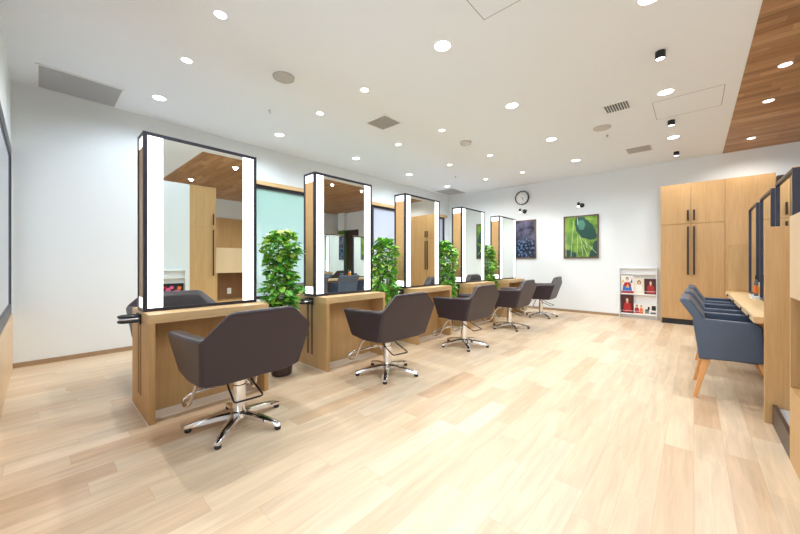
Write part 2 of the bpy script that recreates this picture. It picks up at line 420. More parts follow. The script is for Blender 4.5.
for i, y in enumerate((3.70, 5.60, 7.25)):
    t = thing('surface_spotlight', 'black cylindrical spotlight under the white ceiling, '+['nearest the camera', 'between hatch and small grille', 'smallest, above the cabinets'][i], 'spotlight', (-.222, y, H), 0, 'black cylinder spotlights')
    MB().lathe([(.038, -.0005), (.038, -.068), (.034, -.068), (.034, -.055)], seg=24).build('housing', M_black, t, smooth=True)
    MB().lathe([(.0338, -.060), (.0335, -.063)], seg=24).build('diffuser', M_lampw, t)
    lamp(t, -.1, 14, SMC, .03, 110)

# ------------------------------------------------------------------ ceiling fittings
def grille(x0, y0, x1, y1, label, dirn='x', n=14, frame=M_white, slat=M_grille, back=M_hatch, bw=.02, ht=.008, cat='air vent'):
    t = thing('ceiling_vent', label, cat, ((x0+x1)/2, (y0+y1)/2, H)); a, b = (x1-x0)/2, (y1-y0)/2
    f = MB(); f.box((-a, -b, -ht), (a, -b+bw, -.0005)); f.box((-a, b-bw, -ht), (a, b, -.0005))
    f.box((-a, -b+bw, -ht), (-a+bw, b-bw, -.0005)); f.box((a-bw, -b+bw, -ht), (a, b-bw, -.0005)); f.build('frame', frame, t)
    MB().box((-a+bw, -b+bw, -.002), (a-bw, b-bw, -.0005)).build('backing', back, t)
    s = MB()
    for k in range(n):
        if dirn == 'x':
            c = -b+bw+(2*b-2*bw)*(k+.5)/n; s.box((-a+bw, c-(b-bw)/n*.55, -ht), (a-bw, c+(b-bw)/n*.55, -.0025))
        else:
            c = -a+bw+(2*a-2*bw)*(k+.5)/n; s.box((c-(a-bw)/n*.5, -b+bw, -ht), (c+(a-bw)/n*.5, b-bw, -.0025))
    s.build('slats', slat, t); return t
M_greyback = plain('grey_back', (.4, .4, .4, 1), .6)
grille(-5.2, -.02, -4.58, .63, 'large grey square ceiling grille above the left end of the room', 'y', 22, back=M_greyback)
grille(-5.1, 7.0, -4.54, 7.72, 'large grey ceiling grille in the far left corner', 'y', 22, back=M_greyback)
grille(-3.28, 2.93, -2.9, 3.27, 'square grey ceiling grille near the middle of the mirror row', 'y', 10, slat=plain('warm_grille', (.42, .40, .38, 1), .5), back=M_greyback)
grille(-.83, 4.53, -.55, 4.80, 'small black slotted ceiling vent beside the bright downlight', 'y', 9, slat=M_black, back=M_white)
grille(-.86, 6.48, -.5, 6.85, 'beige grey ceiling grille closest to the tall cabinets', 'y', 10, slat=plain('warm_grille_2', (.46, .43, .40, 1), .5), back=M_greyback)
def disc(x, y, r, name, label, cat, mat, z=.012):
    t = thing(name, label, cat, (x, y, H))
    MB().lathe([(r, -.0005), (r*.97, -z), (r*.86, -z), (r*.86, -.0004)], seg=32).build('rim', mat, t, smooth=True)
    MB().lathe([(r*.86, -.001), (r*.85, -z*.8), (.01, -z*.8)], seg=32).build('cover', mat, t, smooth=True)
M_greige = plain('greige_cover', (.48, .465, .45, 1), .6); M_offw = plain('off_white_cover', (.56, .54, .52, 1), .6)
disc(-3.08, 1.66, .105, 'ceiling_speaker', 'round grey ceiling speaker above the first mirror', 'ceiling speaker', M_greige)
disc(-.95, 5.25, .11, 'ceiling_speaker', 'round off white ceiling speaker between the two small vents', 'ceiling speaker', M_offw)
disc(-2.64, 4.46, .085, 'smoke_detector', 'round off white smoke detector over the middle of the mirror row', 'smoke detector', M_offw, .03)
for x, y, w in ((-3.88, 1.9, 'near the round grey speaker'), (-3.87, 6.1, 'toward the far left corner'), (-.95, 5.6, 'beside the off white ceiling speaker')):
    o = MB().lathe([(.012, -.0005), (.02, -.01), (.006, -.03), (.016, -.034), (.016, -.037)], seg=12).build('sprinkler_head', M_chromed, smooth=True, loc=(x, y, H))
    tag(o, 'tiny metal sprinkler head on the ceiling '+w, 'sprinkler', 'ceiling sprinklers')
def hatch(x0, y0, x1, y1, label):
    t = .006; f = MB()
    f.box((x0, y0, -.0015), (x1, y0+t, -.0003)); f.box((x0, y1-t, -.0015), (x1, y1, -.0003)); f.box((x0, y0+t, -.0015), (x0+t, y1-t, -.0003)); f.box((x1-t, y0+t, -.0015), (x1, y1-t, -.0003))
    th = thing('ceiling_hatch', label, 'access hatch', (0, 0, H)); f.build('rim', M_hatch, th)
    MB().box((x0+t, y0+t, -.001), (x1-t, y1-t, -.0003)).build('panel', M_ceil, th)
hatch(-.367, 4.83, .246, 5.45, 'square white access hatch in the ceiling beside the timber ceiling')
hatch(-1.206, 1.70, -.6, 2.305, 'white access hatch cut off by the top edge of the photo')

# ------------------------------------------------------------------ styling desks and lighted mirrors
PITCH, Y0, DW = 1.425, .495, .83
which = ['nearest the camera', 'second from the camera', 'third from the camera', 'fourth from the camera', 'farthest from the camera']
SA, SB, SC, SD = -.075, -.03, .0, .045
def make_desk(label):
    t = thing('styling_desk', label, 'styling desk', (-3.0, 0, 0), 0, 'oak styling desks in a row')
    hx, w, th, zt, sl = .285, DW/2, .036, .742, .062
    for s in (-1, 1):
        ya, yb = s*w, s*(w-th); lo, hi = min(ya, yb), max(ya, yb)
        m = MB(); skin = .018; ys = sorted((ya, ya-s*skin)); yi = sorted((ya-s*skin, yb))
        m.box((-hx, yi[0], 0), (hx, yi[1], zt-sl))
        cuts = [(-hx, SA), (SB, SC), (SD, hx)]
        for a, b in cuts: m.box((a, ys[0], .001), (b, ys[1], zt-sl))
        for a, b in ((SA, SB), (SC, SD)):
            m.box((a, ys[0], .001), (b, ys[1], .13))
        p = m.build('side_panel', M_oak, t)
        for a, b in ((SA+.0002, SB-.0002), (SC+.0002, SD-.0002)):
            gy = sorted((ya-s*skin, ya-s*.004))
            MB().box((a, gy[0], .1305), (b, gy[1], zt-sl-.001)).build('groove', M_oakdark, p)
    MB().box((-hx, -w, zt-sl+.0005), (hx, w, zt)).build('desk_top', M_oaky, t)
    MB().box((-.055, -w+th+.0005, .003), (.055, w-th-.0005, zt-sl)).build('back_panel', M_oak, t)
    # pale edging strip where the panels meet the floor
    e = MB()
    for s in (-1, 1):
        a, b = sorted((s*w, s*(w+.007))); e.box((-hx, a, 0), (hx, b, .004))
    for s in (-1, 1):
        a, b = sorted((s*.056, s*.062)); e.box((a, -w+th, 0), (b, w-th, .006))
    e.build('floor_edging', M_clear, t)
    for s in (-1, 1):
        a, b = sorted((s*.063, s*.2)); MB().box((a, -w+th+.001, 0), (b, w-th-.001, .003)).build('bright_floor_strip', M_strip_fl, t)  # pale strip in the recess; floor brightness put into its colour
    # tool holder: two stacked rings on a bracket on the near side
    hld = MB()
    def ring(cx, z, y1, hw=.034, r=.007):
        pts = []
        for k in range(10): a = PI*k/9; pts.append((cx+hw*math.cos(a), -w-y1-.0+-.034*math.sin(a), z))
        return [(cx+hw, -w-.006, z)] + pts + [(cx-hw, -w-.006, z)]
    for cx in (.0,):
        for z in (.712, .676):
            hld.tube(ring(cx, z, .085, .04, .008), .0095, 8)
        hld.box((cx-.055, -w-.012, .655), (cx+.055, -w-.0005, .725))
    h = hld.build('tool_holder', M_black, t, smooth=True)
    inner = MB(); inner.tube([(p[0]*.9, p[1]+.004, p[2]) for p in ring(0, .694, .083, .04)], .0085, 8)
    inner.build('holder_band', M_chromed, h, smooth=True)
    return t
def make_mirror(label):
    t = thing('lighted_mirror', label, 'mirror', (-3.0, 0, .743), 0, 'lighted styling mirrors')
    w, d, h, b = .403, .1, 1.29, .024
    f = MB()
    for sy in (-1, 1):
        for sx in (-1, 1):
            f.box((min(sx*d, sx*(d-b)), min(sy*w, sy*(w-b)), 0), (max(sx*d, sx*(d-b)), max(sy*w, sy*(w-b)), h))
    for z in (0, h-b):
        for sx in (-1, 1): f.box((min(sx*d, sx*(d-b)), -w+b, z), (max(sx*d, sx*(d-b)), w-b, z+b))
        for sy in (-1, 1): f.box((-d+b, min(sy*w, sy*(w-b)), z), (d-b, max(sy*w, sy*(w-b)), z+b))
    f.build('frame', M_frame, t)
    MB().box((-d+b, -w+b, h-.008), (d-b, w-b, h-.004)).build('top_panel', M_oaky, t)
    for sy in (-1, 1):
        y0, y1 = sorted((sy*(w-.006), sy*(w-.02)))
        MB().box((-d+b, y0, b+.075), (d-b, y1, h-b-.075)).build('side_panel', M_oak, t)
        for za in (b, h-b-.074): MB().box((-d+b, y0, za), (d-b, y1, za+.074)).build('side_light', M_strip, t)
    for sx in (-1, 1):
        x0, x1 = sorted((sx*(d-.004), sx*(d-.014)))
        MB().box((x0, -w+b+.093, b), (x1, w-b-.093, h-b)).build('mirror_glass', M_mirror, t)
        for sy in (-1, 1):
            y0, y1 = sorted((sy*(w-b), sy*(w-b-.092)))
            MB().box((x0, y0, b), (x1, y1, h-b)).build('light_strip', M_strip, t)
    return t
desk0 = make_desk(''); mir0 = make_mirror('')
for i in range(5):
    yc = Y0+PITCH*i+DW/2
    d = desk0 if i == 0 else copy_tree(desk0); d.location = (-3.0, yc, 0)
    d['label'] = 'double sided oak styling desk under a lighted mirror, '+which[i]
    q = mir0 if i == 0 else copy_tree(mir0); q.location = (-3.0, yc-.005, .743)
    q.location = (-3.0, (.497, 1.9, 3.32, 4.77, 6.205)[i]+.403, .743)
    q['label'] = 'tall dark framed mirror with white light strips standing on desk, '+which[i]
# no bright floor strip between the desks

# ------------------------------------------------------------------ styling chairs
def make_chair():
    t = thing('styling_chair', '', 'salon chair', (0, 0, 0), 0, None)
    # upholstered tub: sections of outer top, inner top, inner bottom, outer bottom
    L = []
    arm = [(-.280, -.350, .652), (-.275, -.245, .642), (-.235, -.235, .43), (-.20, -.295, .380)]
    mid = [(.02, -.352, .660), (.0, -.250, .650), (.0, -.235, .43), (.0, -.31, .362)]
    s1 = [(.335, -.358, .678), (.235, -.268, .668), (.16, -.235, .43), (.225, -.322, .372)]
    s2 = [(.350, -.205, .818), (.268, -.170, .802), (.17, -.15, .43), (.235, -.20, .358)]
    secs = [arm, mid, s1, s2]
    secs += [[(x, -y, z) for x, y, z in s] for s in secs[::-1]]
    shell = MB().loft(secs).build('upholstered_shell', M_leather, t, bevel=.03, seg=5)
    MB().box((-.29, -.232, .40), (.22, .232, .49)).build('seat_cushion', M_leather, t, bevel=.03, seg=4)
    MB().box((-.26, -.22, .366), (.2, .22, .40)).build('seat_pan', M_black, t, bevel=.006)
    MB().lathe([(.041, .085), (.041, .27), (.036, .275), (.036, .36), (.06, .366)], seg=28).build('gas_column', M_chrome, t, smooth=True)
    MB().lathe([(.0, .052), (.05, .052), (.062, .062), (.058, .085), (.04, .098), (.036, .1)], seg=28).build('base_hub', M_chrome, t, smooth=True)
    for k in range(5):
        a = math.radians(25+72*k); ca, sa = math.cos(a), math.sin(a); rings = []
        for r, hw, z0, z1 in ((.03, .030, .055, .092), (.10, .027, .050, .088), (.18, .024, .042, .076), (.26, .021, .032, .060), (.305, .019, .024, .046), (.318, .013, .026, .040)):
            prof = ((-hw, z0), (-hw, z1-.008), (-hw*.55, z1), (hw*.55, z1), (hw, z1-.008), (hw, z0))
            rings.append([(r*ca-u*sa, r*sa+u*ca, z) for u, z in prof])
        lg = MB().loft(rings).build('leg', M_chrome, t, smooth=True, angle=50)
        MB().lathe([(.017, .0), (.02, .004), (.02, .02), (.014, .027)], c=(.298*ca, .298*sa, 0), seg=14).build('foot_cap', M_black, lg, smooth=True)
    # foot rest: two struts curling forward into a cross bar
    pts = [(-.05, -.19, .372), (-.14, -.2, .33), (-.27, -.225, .155), (-.33, -.235, .135), (-.385, -.225, .165), (-.36, -.19, .20),
           (-.33, -.1, .215), (-.33, .1, .215), (-.36, .19, .20), (-.385, .225, .165), (-.33, .235, .135), (-.27, .225, .155), (-.14, .2, .33), (-.05, .19, .372)]
    pts = [(x+.04*(z < .3), y, z-.02*(z < .3)) for x, y, z in pts]
    MB().tube(fillet(pts, .05, 4), .0115, 10).build('foot_rest', M_chrome, t, smooth=True, angle=180)
    pts = [(.0, -.075, .345), (.06, -.1, .30), (.22, -.13, .242), (.24, .045, .242), (.08, .05, .30), (.02, .05, .345)]
    MB().tube(fillet(pts, .022, 4), .0058, 8).build('pump_lever', M_black, t, smooth=True, angle=180)
    return t
ch0 = make_chair(); first = True
near = [(-2.30, .915, 3), (-2.262, 2.321, -3), (-2.25, 3.757, -2), (-2.292, 5.273, 2), (-2.296, 6.795, 5)]
for i, (x, y, r) in enumerate(near):
    c = ch0 if i == 0 else copy_tree(ch0)
    c.location = (x, y, 0); c.rotation_euler = (0, 0, math.radians(r))
    c['label'] = 'dark brown swivel styling chair with chrome base on the aisle side, '+which[i]; c['group'] = 'styling chairs on the aisle side'
for i in range(5):
    c = copy_tree(ch0); c.location = (-3.72, Y0+PITCH*i+DW/2, 0); c.rotation_euler = (0, 0, PI+math.radians((0, 0, 3, -3, 0)[i]))
    c['label'] = 'dark styling chair on the window side, half hidden behind mirror '+which[i]; c['group'] = 'styling chairs on the window side'

# ------------------------------------------------------------------ potted plants between the desks
def make_plant(seed, h, r, x, y, label):
    rd = random.Random(seed)
    t = thing('potted_plant', label, 'potted plant', (x, y, 0.0026), rd.random()*6, 'green plants between the desks')
    MB().lathe([(.0, 0), (.085, 0), (.095, .01), (.115, .235), (.12, .24), (.108, .24), (.104, .21), (.0, .21)], seg=28).build('pot', M_pot, t, smooth=True)
    MB().lathe([(.0, .211), (.1035, .2115), (.05, .22), (.0, .221)][1:], seg=20).build('soil', M_soil, t, smooth=True)
    s = MB(); stems = []
    for k in range(6):
        a = 2*PI*k/6+rd.random()*.6; x0, y0 = .04*math.cos(a), .04*math.sin(a); rr = r*(.35+.3*rd.random())
        pts = []
        for j in range(9):
            u = j/8; ww = .018*math.sin(u*9+k)
            pts.append((x0+(rr*math.cos(a)-x0)*u**.6+ww, y0+(rr*math.sin(a)-y0)*u**.6+ww*.7, .2+(h-.26)*u*(.86+.02*k)))
        s.tube(pts, [.009-.0007*j for j in range(9)], 6); stems.append(pts)
    s.build('stem', M_stem, t, smooth=True, angle=180)
    # leaves
    bm = bmesh.new(); lay = bm.loops.layers.float_color.new('tone'); n = 940
    for k in range(n):
        u = rd.random(); zz = .30+(h-.33)*u
        prof = r*(.85+.12*math.sin(u*17+seed)+.08*math.sin(u*31))*(1 if u < .9 else 1-(u-.9)*3.)
        a = rd.random()*2*PI; q = prof*math.sqrt(.06+.94*rd.random())
        base = Vector((q*math.cos(a), q*math.sin(a), zz))
        ln = .06+.05*rd.random(); wd = ln*(.3+.1*rd.random())
        d = Vector((math.cos(a+rd.uniform(-.9, .9)), math.sin(a+rd.uniform(-.9, .9)), rd.uniform(-.65, .45))).normalized()
        side = d.cross(Vector((rd.uniform(-.5, .5), rd.uniform(-.5, .5), 1))).normalized(); nn = side.cross(d)
        b0 = base - d*ln*.45
        P = [b0, b0+d*ln*.28+side*wd, b0+d*ln*.65+side*wd*.85-nn*.004, b0+d*ln-nn*.014, b0+d*ln*.65-side*wd*.85-nn*.004, b0+d*ln*.28-side*wd, b0+d*ln*.3-nn*wd*.28, b0+d*ln*.66-nn*(wd*.25+.004)]
        V = [bm.verts.new(p) for p in P]; tone = min(1, max(0, rd.gauss(.62, .24)))
        for fq in ((0, 1, 6), (1, 2, 7, 6), (2, 3, 7), (3, 4, 7), (4, 5, 6, 7), (5, 0, 6)):
            fc = bm.faces.new([V[i] for i in fq]); fc.smooth = True
            for lp in fc.loops: lp[lay] = (tone, tone, tone, 1)
    me = bpy.data.meshes.new('foliage'); bm.to_mesh(me); bm.free(); me.materials.append(M_leaf)
    o = bpy.data.objects.new('foliage', me); COL.objects.link(o); o.parent = t
    return t
for i, (h, r, y, w) in enumerate(((1.43, .205, 1.615, 'first, behind the nearest chair'), (1.43, .205, 3.04, 'second, between the second and third desks'),
                             (1.46, .21, 4.47, 'third, between the third and fourth desks'), (1.44, .20, 5.9, 'last, before the farthest desk'))):
    make_plant(31+i, h, r, -3.0, y-.02, 'leafy green plant in a dark pot, '+w)

# ------------------------------------------------------------------ back wall: clock, pictures, picture lights, rack
yw = YB
t = thing('wall_clock', 'round white wall clock with a black rim on the back wall', 'clock', (-3.10, yw-.001, 2.655))
R = .168
MB().lathe([(R, -.0), (R, -.04), (R-.006, -.046), (R-.018, -.044), (R-.02, -.02), (R-.02, 0)], seg=48, axis='y').build('rim', M_black, t, smooth=True)
MB().lathe([(R-.021, -.001), (R-.021, -.018)], seg=48, axis='y').build('dial', M_white, t)
mk = MB()
for k in range(12):
    a = PI*k/6; c, s = math.cos(a), math.sin(a); r0, r1 = (.112, .134); hw = .0035 if k % 3 else .006
    pts = [(r0*s-hw*c, r0*c+hw*s), (r1*s-hw*c, r1*c+hw*s), (r1*s+hw*c, r1*c-hw*s), (r0*s+hw*c, r0*c-hw*s)]
    mk.prism(pts, 'y', -.0195, -.0182)
mk.build('hour_marks', M_black, t)
def hand(a, ln, hw, y):
    c, s = math.cos(a), math.sin(a); r0 = -.02
    pts = [(r0*s-hw*c, r0*c+hw*s), (ln*s-hw*.5*c, ln*c+hw*.5*s), (ln*s+hw*.5*c, ln*c-hw*.5*s), (r0*s+hw*c, r0*c-hw*s)]
    MB().prism(pts, 'y', y-.0015, y).build('hand', M_black, t)
hand(math.radians(132), .065, .005, -.021); hand(math.radians(152), .10, .0035, -.024)

def picture(x0, x1, z0, z1, mat, label):
    cx, cz = (x0+x1)/2, (z0+z1)/2; a, b = (x1-x0)/2, (z1-z0)/2
    t = thing('framed_picture', label, 'picture', (cx, yw-.001, cz), 0, 'framed pictures on the back wall'); fw, d = .026, .03
    f = MB(); f.box((-a, -d, -b), (-a+fw, 0, b)); f.box((a-fw, -d, -b), (a, 0, b)); f.box((-a+fw, -d, -b), (a-fw, 0, -b+fw)); f.box((-a+fw, -d, b-fw), (a-fw, 0, b))
    f.build('frame', M_picf, t)
    MB().box((-a+fw, -.02, -b+fw), (a-fw, -.004, b-fw)).build('print', mat, t)
    return t
picture(-3.455, -2.77, 1.185, 2.108, M_pic_frost, 'framed dark blue photograph of frosted blossoms partly behind the last mirror')
pl = picture(-2.162, -1.481, 1.181, 2.108, M_pic_leaf, 'framed green close-up photograph of leaves on the back wall')
def leaf_shapes(t):
    W, Hh = .629, .875
    m = MB(); k = [0]
    def poly(c, pts):
        k[0] += 1
        m.use(c).prism([(((x-85)/240-.5)*W, (.5-(z-160)/310)*Hh) for x, z in pts], 'y', -.0202-.0004*k[0], -.0199)
    g1, g2, g3, g4 = col('print_deep_green', 26, 66, 56), col('print_mist_green', 66, 112, 96), col('print_vein', 176, 194, 140), col('print_lime', 120, 152, 62)
    jag = [(230, 162), (246, 185), (262, 192), (270, 212), (288, 222), (296, 246), (312, 262), (318, 290), (324, 318)]
    poly(g1, [(168, 162)]+jag+[(300, 338), (268, 340), (238, 326), (212, 322), (190, 290), (172, 268), (160, 215)])
    poly(g2, [(184, 190), (222, 186), (240, 220), (226, 262), (200, 262), (182, 232)])
    poly(g1, [(324, 345), (306, 352), (290, 380), (296, 400), (272, 432), (268, 469), (324, 469)])
    poly(g1, [(86, 408), (120, 416), (150, 432), (186, 440), (180, 469), (86, 469)])
    poly(g4, [(86, 165), (120, 170), (112, 240), (86, 270)])
    for a, b in (((152, 190), (132, 468)), ((183, 300), (178, 466)), ((205, 330), (222, 462)), ((190, 296), (258, 466)), ((214, 330), (318, 440)), ((236, 330), (252, 400)), ((92, 300), (94, 466)), ((180, 165), (184, 220))):
        poly(g3, [(a[0]-1.3, a[1]), (a[0]+1.3, a[1]), (b[0]+2.2, b[1]), (b[0]-2.2, b[1])])
    m.build('leaf_pattern', None, t)
leaf_shapes(pl)
def picture_light(x, label):
    t = thing('picture_light', label, 'picture light', (x, yw-.001, 2.325), 0, 'small black picture lights')
    MB().lathe([(.048, 0), (.048, -.022), (.04, -.028)], seg=24, axis='y').build('wall_plate', M_black, t, smooth=True)
    MB().tube(fillet([(0, -.02, 0), (0, -.09, .0), (-.0, -.24, .035), (0, -.29, .02)], .03), .007, 8).build('arm', M_black, t, smooth=True, angle=180)
    MB().lathe([(.012, .03), (.024, .015), (.026, -.05), (.022, -.05), (.02, 0)], c=(0, -.3, 0), seg=18).build('lamp_head', M_black, t, smooth=True)
    MB().lathe([(.0215, -.044), (.02, -.075), (.008, -.085)], c=(0, -.3, 0), seg=16).build('bulb', M_lampw, t, smooth=True)
    l = bpy.data.lights.new('lamp', 'SPOT'); l.energy = 6; l.color = SMC; l.spot_size = math.radians(120); l.spot_blend = .8; l.shadow_soft_size = .02
    o = bpy.data.objects.new('lamp', l); COL.objects.link(o); o.parent = t; o.location = (0, -.3, -.095); o.rotation_euler = (math.radians(18), 0, 0)
picture_light(-3.04, 'small black picture light below the wall clock')
picture_light(-1.80, 'small black picture light above the green leaf picture')

# magazine rack
M_rack = plain('rack_white', (.84, .83, .80, 1), .4)
def make_rack(x0, x1, z0, z1, loc, rz, label, nshelf=2):
    w = x1-x0; t = thing('magazine_rack', label, 'magazine rack', loc, rz, None); d = .075; p = .012; hh = z1-z0
    MB().box((-w/2+p, -.012, .07), (w/2-p, -.001, hh)).build('back_panel', M_white, t)
    for s in (-1, 1):
        a, b = sorted((s*w/2, s*(w/2-p))); MB().box((a, -d, 0), (b, -.001, hh)).build('side_panel', M_rack, t)
    MB().box((-w/2+p, -d, hh-p), (w/2-p, -.012, hh)).build('shelf', M_rack, t)
    MB().box((-w/2+p, -d, hh-.13), (w/2-p, -.012, hh-.115)).build('shelf', M_rack, t)
    for z in (.07, .07+(hh-.2)/2):
        MB().box((-w/2+p, -d, z), (w/2-p, -.012, z+.018)).build('shelf', M_rack, t)
        r = MB(); r.tube([(-w/2+p, -d+.006, z+.07), (w/2-p, -d+.006, z+.07)], .004, 8); r.build('rail', M_chromed, t, smooth=True)
    return t
make_rack(-1.117, -.517, .0, .985, (-.817, YB-.001, .0), 0, 'low white magazine rack standing against the back wall beside the cabinets')
C = dict(dark=col('print_dark_red', 70, 22, 28), red=col('print_red', 176, 34, 40), skin=col('print_skin', 226, 184, 156), hair=col('print_hair', 58, 36, 30),
         white=col('print_white', 238, 236, 230), blue=col('print_blue', 44, 104, 190), yel=col('print_yellow', 236, 178, 40), grey=col('print_grey', 96, 98, 104),
         blk=col('print_black', 24, 22, 26), cream=col('print_cream', 232, 220, 200), pink=col('print_pink', 226, 96, 150), org=col('print_orange', 224, 112, 52))
def magazine(x, z, w, h, bg, shapes, label, parent_loc=None, rz=0, tilt=.10):
    loc = parent_loc or (x, YB-.022, z)
    m = MB(); m.use(bg).box((-w/2, -.006, 0), (w/2, 0, h)); y = -.006
    for k, (kind, c, a) in enumerate(shapes):
        m.use(c); y1 = y-.0004*(k+1)
        if kind == 'e':
            cx, cz, rx, rz_ = a; pts = [(cx*w+rx*w*math.cos(q*PI/8), cz*h+rz_*h*math.sin(q*PI/8)) for q in range(16)]
        else: pts = [(u*w, v*h) for u, v in a]
        m.prism(pts, 'y', y1, y+.0001)
    o = m.build('magazine', None, loc=loc); o.rotation_euler = (tilt, 0, rz)
    tag(o, label, 'magazine', 'magazines in the rack by the cabinets'); return o
def person_shapes(dress, hair=C['hair'], cx=0, k=1.):
    return [('e', hair, (cx, .74, .17*k, .15*k)), ('p', dress, [(cx-.34*k, .05), (cx+.34*k, .05), (cx+.26*k, .5), (cx+.1*k, .62), (cx-.1*k, .62), (cx-.26*k, .5)]), ('e', C['skin'], (cx, .72, .10*k, .11*k)),
            ('p', C['skin'], [(cx-.05*k, .55), (cx+.05*k, .55), (cx+.04*k, .64), (cx-.04*k, .64)])]
X0 = -1.099; zu, zl = .4805, .0885
magazine(-.985, zu, .205, .36, C['white'], [('p', C['blue'], [(-.4, .08), (.4, .1), (.3, .42), (-.34, .4)]), ('p', C['red'], [(-.35, .4), (.35, .42), (.18, .62), (-.2, .6)]),
    ('p', C['yel'], [(-.12, .3), (.14, .32), (.05, .55)]), ('e', C['hair'], (0, .80, .12, .1)), ('e', C['skin'], (0, .76, .09, .08)), ('p', C['red'], [(-.5, .0), (.5, .0), (.5, .12), (-.5, .1)]),
    ('p', C['yel'], [(-.45, .6), (-.25, .62), (-.3, .8)]), ('p', C['blue'], [(.22, .55), (.42, .6), (.4, .85)])], 'blue, red and yellow magazine, leftmost on the upper rack shelf')
magazine(-.795, zu, .165, .30, C['cream'], person_shapes(C['white']), 'cream magazine with a woman in white, middle of the upper shelf')
magazine(-.625, zu, .185, .30, C['dark'], person_shapes(C['red'], cx=.05), 'dark red magazine with a figure, right on the upper shelf')
magazine(-.985, zl, .21, .36, C['dark'], person_shapes(C['red']), 'dark red magazine with a figure, left on the lower shelf')
magazine(-.80, zl, .155, .21, C['white'], person_shapes(C['red'], cx=-.2, k=.8)+person_shapes(C['org'], cx=.25, k=.6), 'small white magazine with two figures, middle of the lower shelf')
magazine(-.622, zl, .19, .19, C['white'], [('p', C['blk'], [(.12, .45), (.45, .45), (.45, .92), (.12, .92)]), ('p', C['grey'], [(-.42, .1), (-.1, .1), (-.1, .6), (-.42, .5)]), ('p', C['blk'], [(-.2, .5), (-.05, .5), (-.05, .8), (-.2, .8)]),
    ('p', C['grey'], [(.02, .08), (.45, .08), (.45, .3), (.02, .3)])], 'small white and black magazine, right on the lower shelf')

# ------------------------------------------------------------------ tall cabinets on the back wall
def bar_handle(parent, x, y, z0, z1, name='handle', axis='y'):
    m = MB()
    if axis == 'y':
        m.box((x-.013, y-.03, z0), (x+.013, y-.018, z1)); m.box((x-.006, y-.019, z0+.02), (x+.006, y-.0, z0+.035)); m.box((x-.006, y-.019, z1-.035), (x+.006, y-.0, z1-.02))
    else:
        m.box((y-.03, x-.008, z0), (y-.018, x+.008, z1)); m.box((y-.019, x-.006, z0+.02), (y, x+.006, z0+.035)); m.box((y-.019, x-.006, z1-.035), (y, x+.006, z1-.02))
    return m.build(name, M_handle, parent)
cy, ct, cs = 7.55, 2.468, 1.765
t = thing('tall_cabinet', 'tall oak two door cabinet with long dark handles against the back wall', 'cabinet', (0, 0, 0))
m = MB(); m.box((-.45, cy+.021, .1), (.376, YB-.002, ct)); m.build('body', M_oak, t)
MB().box((-.43, cy+.05, 0), (.376, YB-.01, .1)).build('toe_kick', M_black, t)
MB().box((-.45, cy, 0), (-.432, YB-.002, .1)).build('side_foot', M_oak, t)
for (a, b, hx) in ((-.45, -.0425, -.078), (-.0355, .376, .0)):
    d = MB().box((a, cy, cs+.004), (b, cy+.02, ct)).build('door', M_oak, t); bar_handle(d, hx, cy, 1.815, 2.0)
    d = MB().box((a, cy, .1), (b, cy+.02, cs-.004)).build('door', M_oak, t); bar_handle(d, hx, cy, .88, 1.715)
t = thing('tall_cabinet', 'plain tall oak cabinet end with no handles, right of the two door cabinet', 'cabinet', (0, 0, 0))
MB().box((.38, cy+.003, 0), (.908, YB-.002, ct)).build('body', M_oak, t)
MB().box((.909, cy-.0, 0), (.93, YB-.002, ct+.004)).build('side_panel', M_oak, t)
t = thing('tall_cabinet', 'dark brown box standing in for a dark recess behind the right hand mirrors', 'cabinet', (0, 0, 0))
m = MB(); m.box((.935, 7.5, 0), (1.75, YB-.002, 2.38)); m.build('body', M_kick, t); MB().box((.935, 7.485, 2.385), (1.75, YB-.002, 2.41)).build('top', M_kick, t)  # closed box; its dark colour stands in for the recess

# ------------------------------------------------------------------ dressing counter on the right
cx0, cyn, cyf, cz = .312, 3.375, 6.10, .715
t = thing('dressing_counter', 'long pale oak counter top on the right with three grey armchairs', 'counter', (0, 0, 0))
MB().box((cx0+.004, cyn, cz-.045), (.95, cyf-.002, cz)).build('worktop', M_oaky, t)
MB().box((cx0, cyn, cz-.043), (cx0+.0035, cyf-.002, cz-.003)).build('front_edge', M_oakp, t)
MB().box((.90, cyn, 0), (.95, cyf-.002, cz-.046)).build('modesty_panel', M_oak, t)
for y in (3.60, 4.15, 4.9, 5.7):
    MB().box((cx0-.01, y, cz-.036), (cx0-.0005, y+.04, cz-.014)).build('bag_hook', M_handle, t, bevel=.004)
def upright(name, a, b, label, mat=M_oak):
    t = MB().box((0, 0, 0), (b[0]-a[0], b[1]-a[1], b[2]-a[2])).build(name, mat, loc=a, bevel=.002)
    return tag(t, label, 'panel')
upright('end_panel', (.36, 3.335, 0), (.98, 3.373, 1.34), 'upright oak end panel closing the near end of the counter')
upright('end_panel', (.36, 6.105, 0), (.98, 6.6, 1.33), 'oak end block closing the far end of the counter before the tall cabinets')
def counter_mirror(y0, y1, label):
    x = .505; d = .05; w = y1-y0; z0 = cz+.0005; z1 = 1.752; b = .022
    t = thing('counter_mirror', label, 'mirror', (x, y0, z0), 0, 'dark framed mirrors on the right counter'); h = z1-z0
    f = MB(); f.box((0, 0, 0), (d, b, h)); f.box((0, w-b, 0), (d, w, h)); f.box((0, b, 0), (d, w-b, b)); f.box((0, b, h-b), (d, w-b, h)); f.build('frame', M_frame, t)
    MB().box((.012, b, b), (d-.006, w-b, h-b)).build('mirror_glass', M_mirror, t)
    MB().box((.002, .002, h+.0005), (d-.002, w-.002, h+.006)).build('top_cap', M_oaky, t)
for i, (a, b, s) in enumerate(((3.49, 4.13, 'nearest and cut by the photo edge'), (4.34, 5.0, 'the middle of three'), (5.26, 5.93, 'farthest of three'))):
    counter_mirror(a, b, 'dark framed mirror standing on the right counter, '+s)
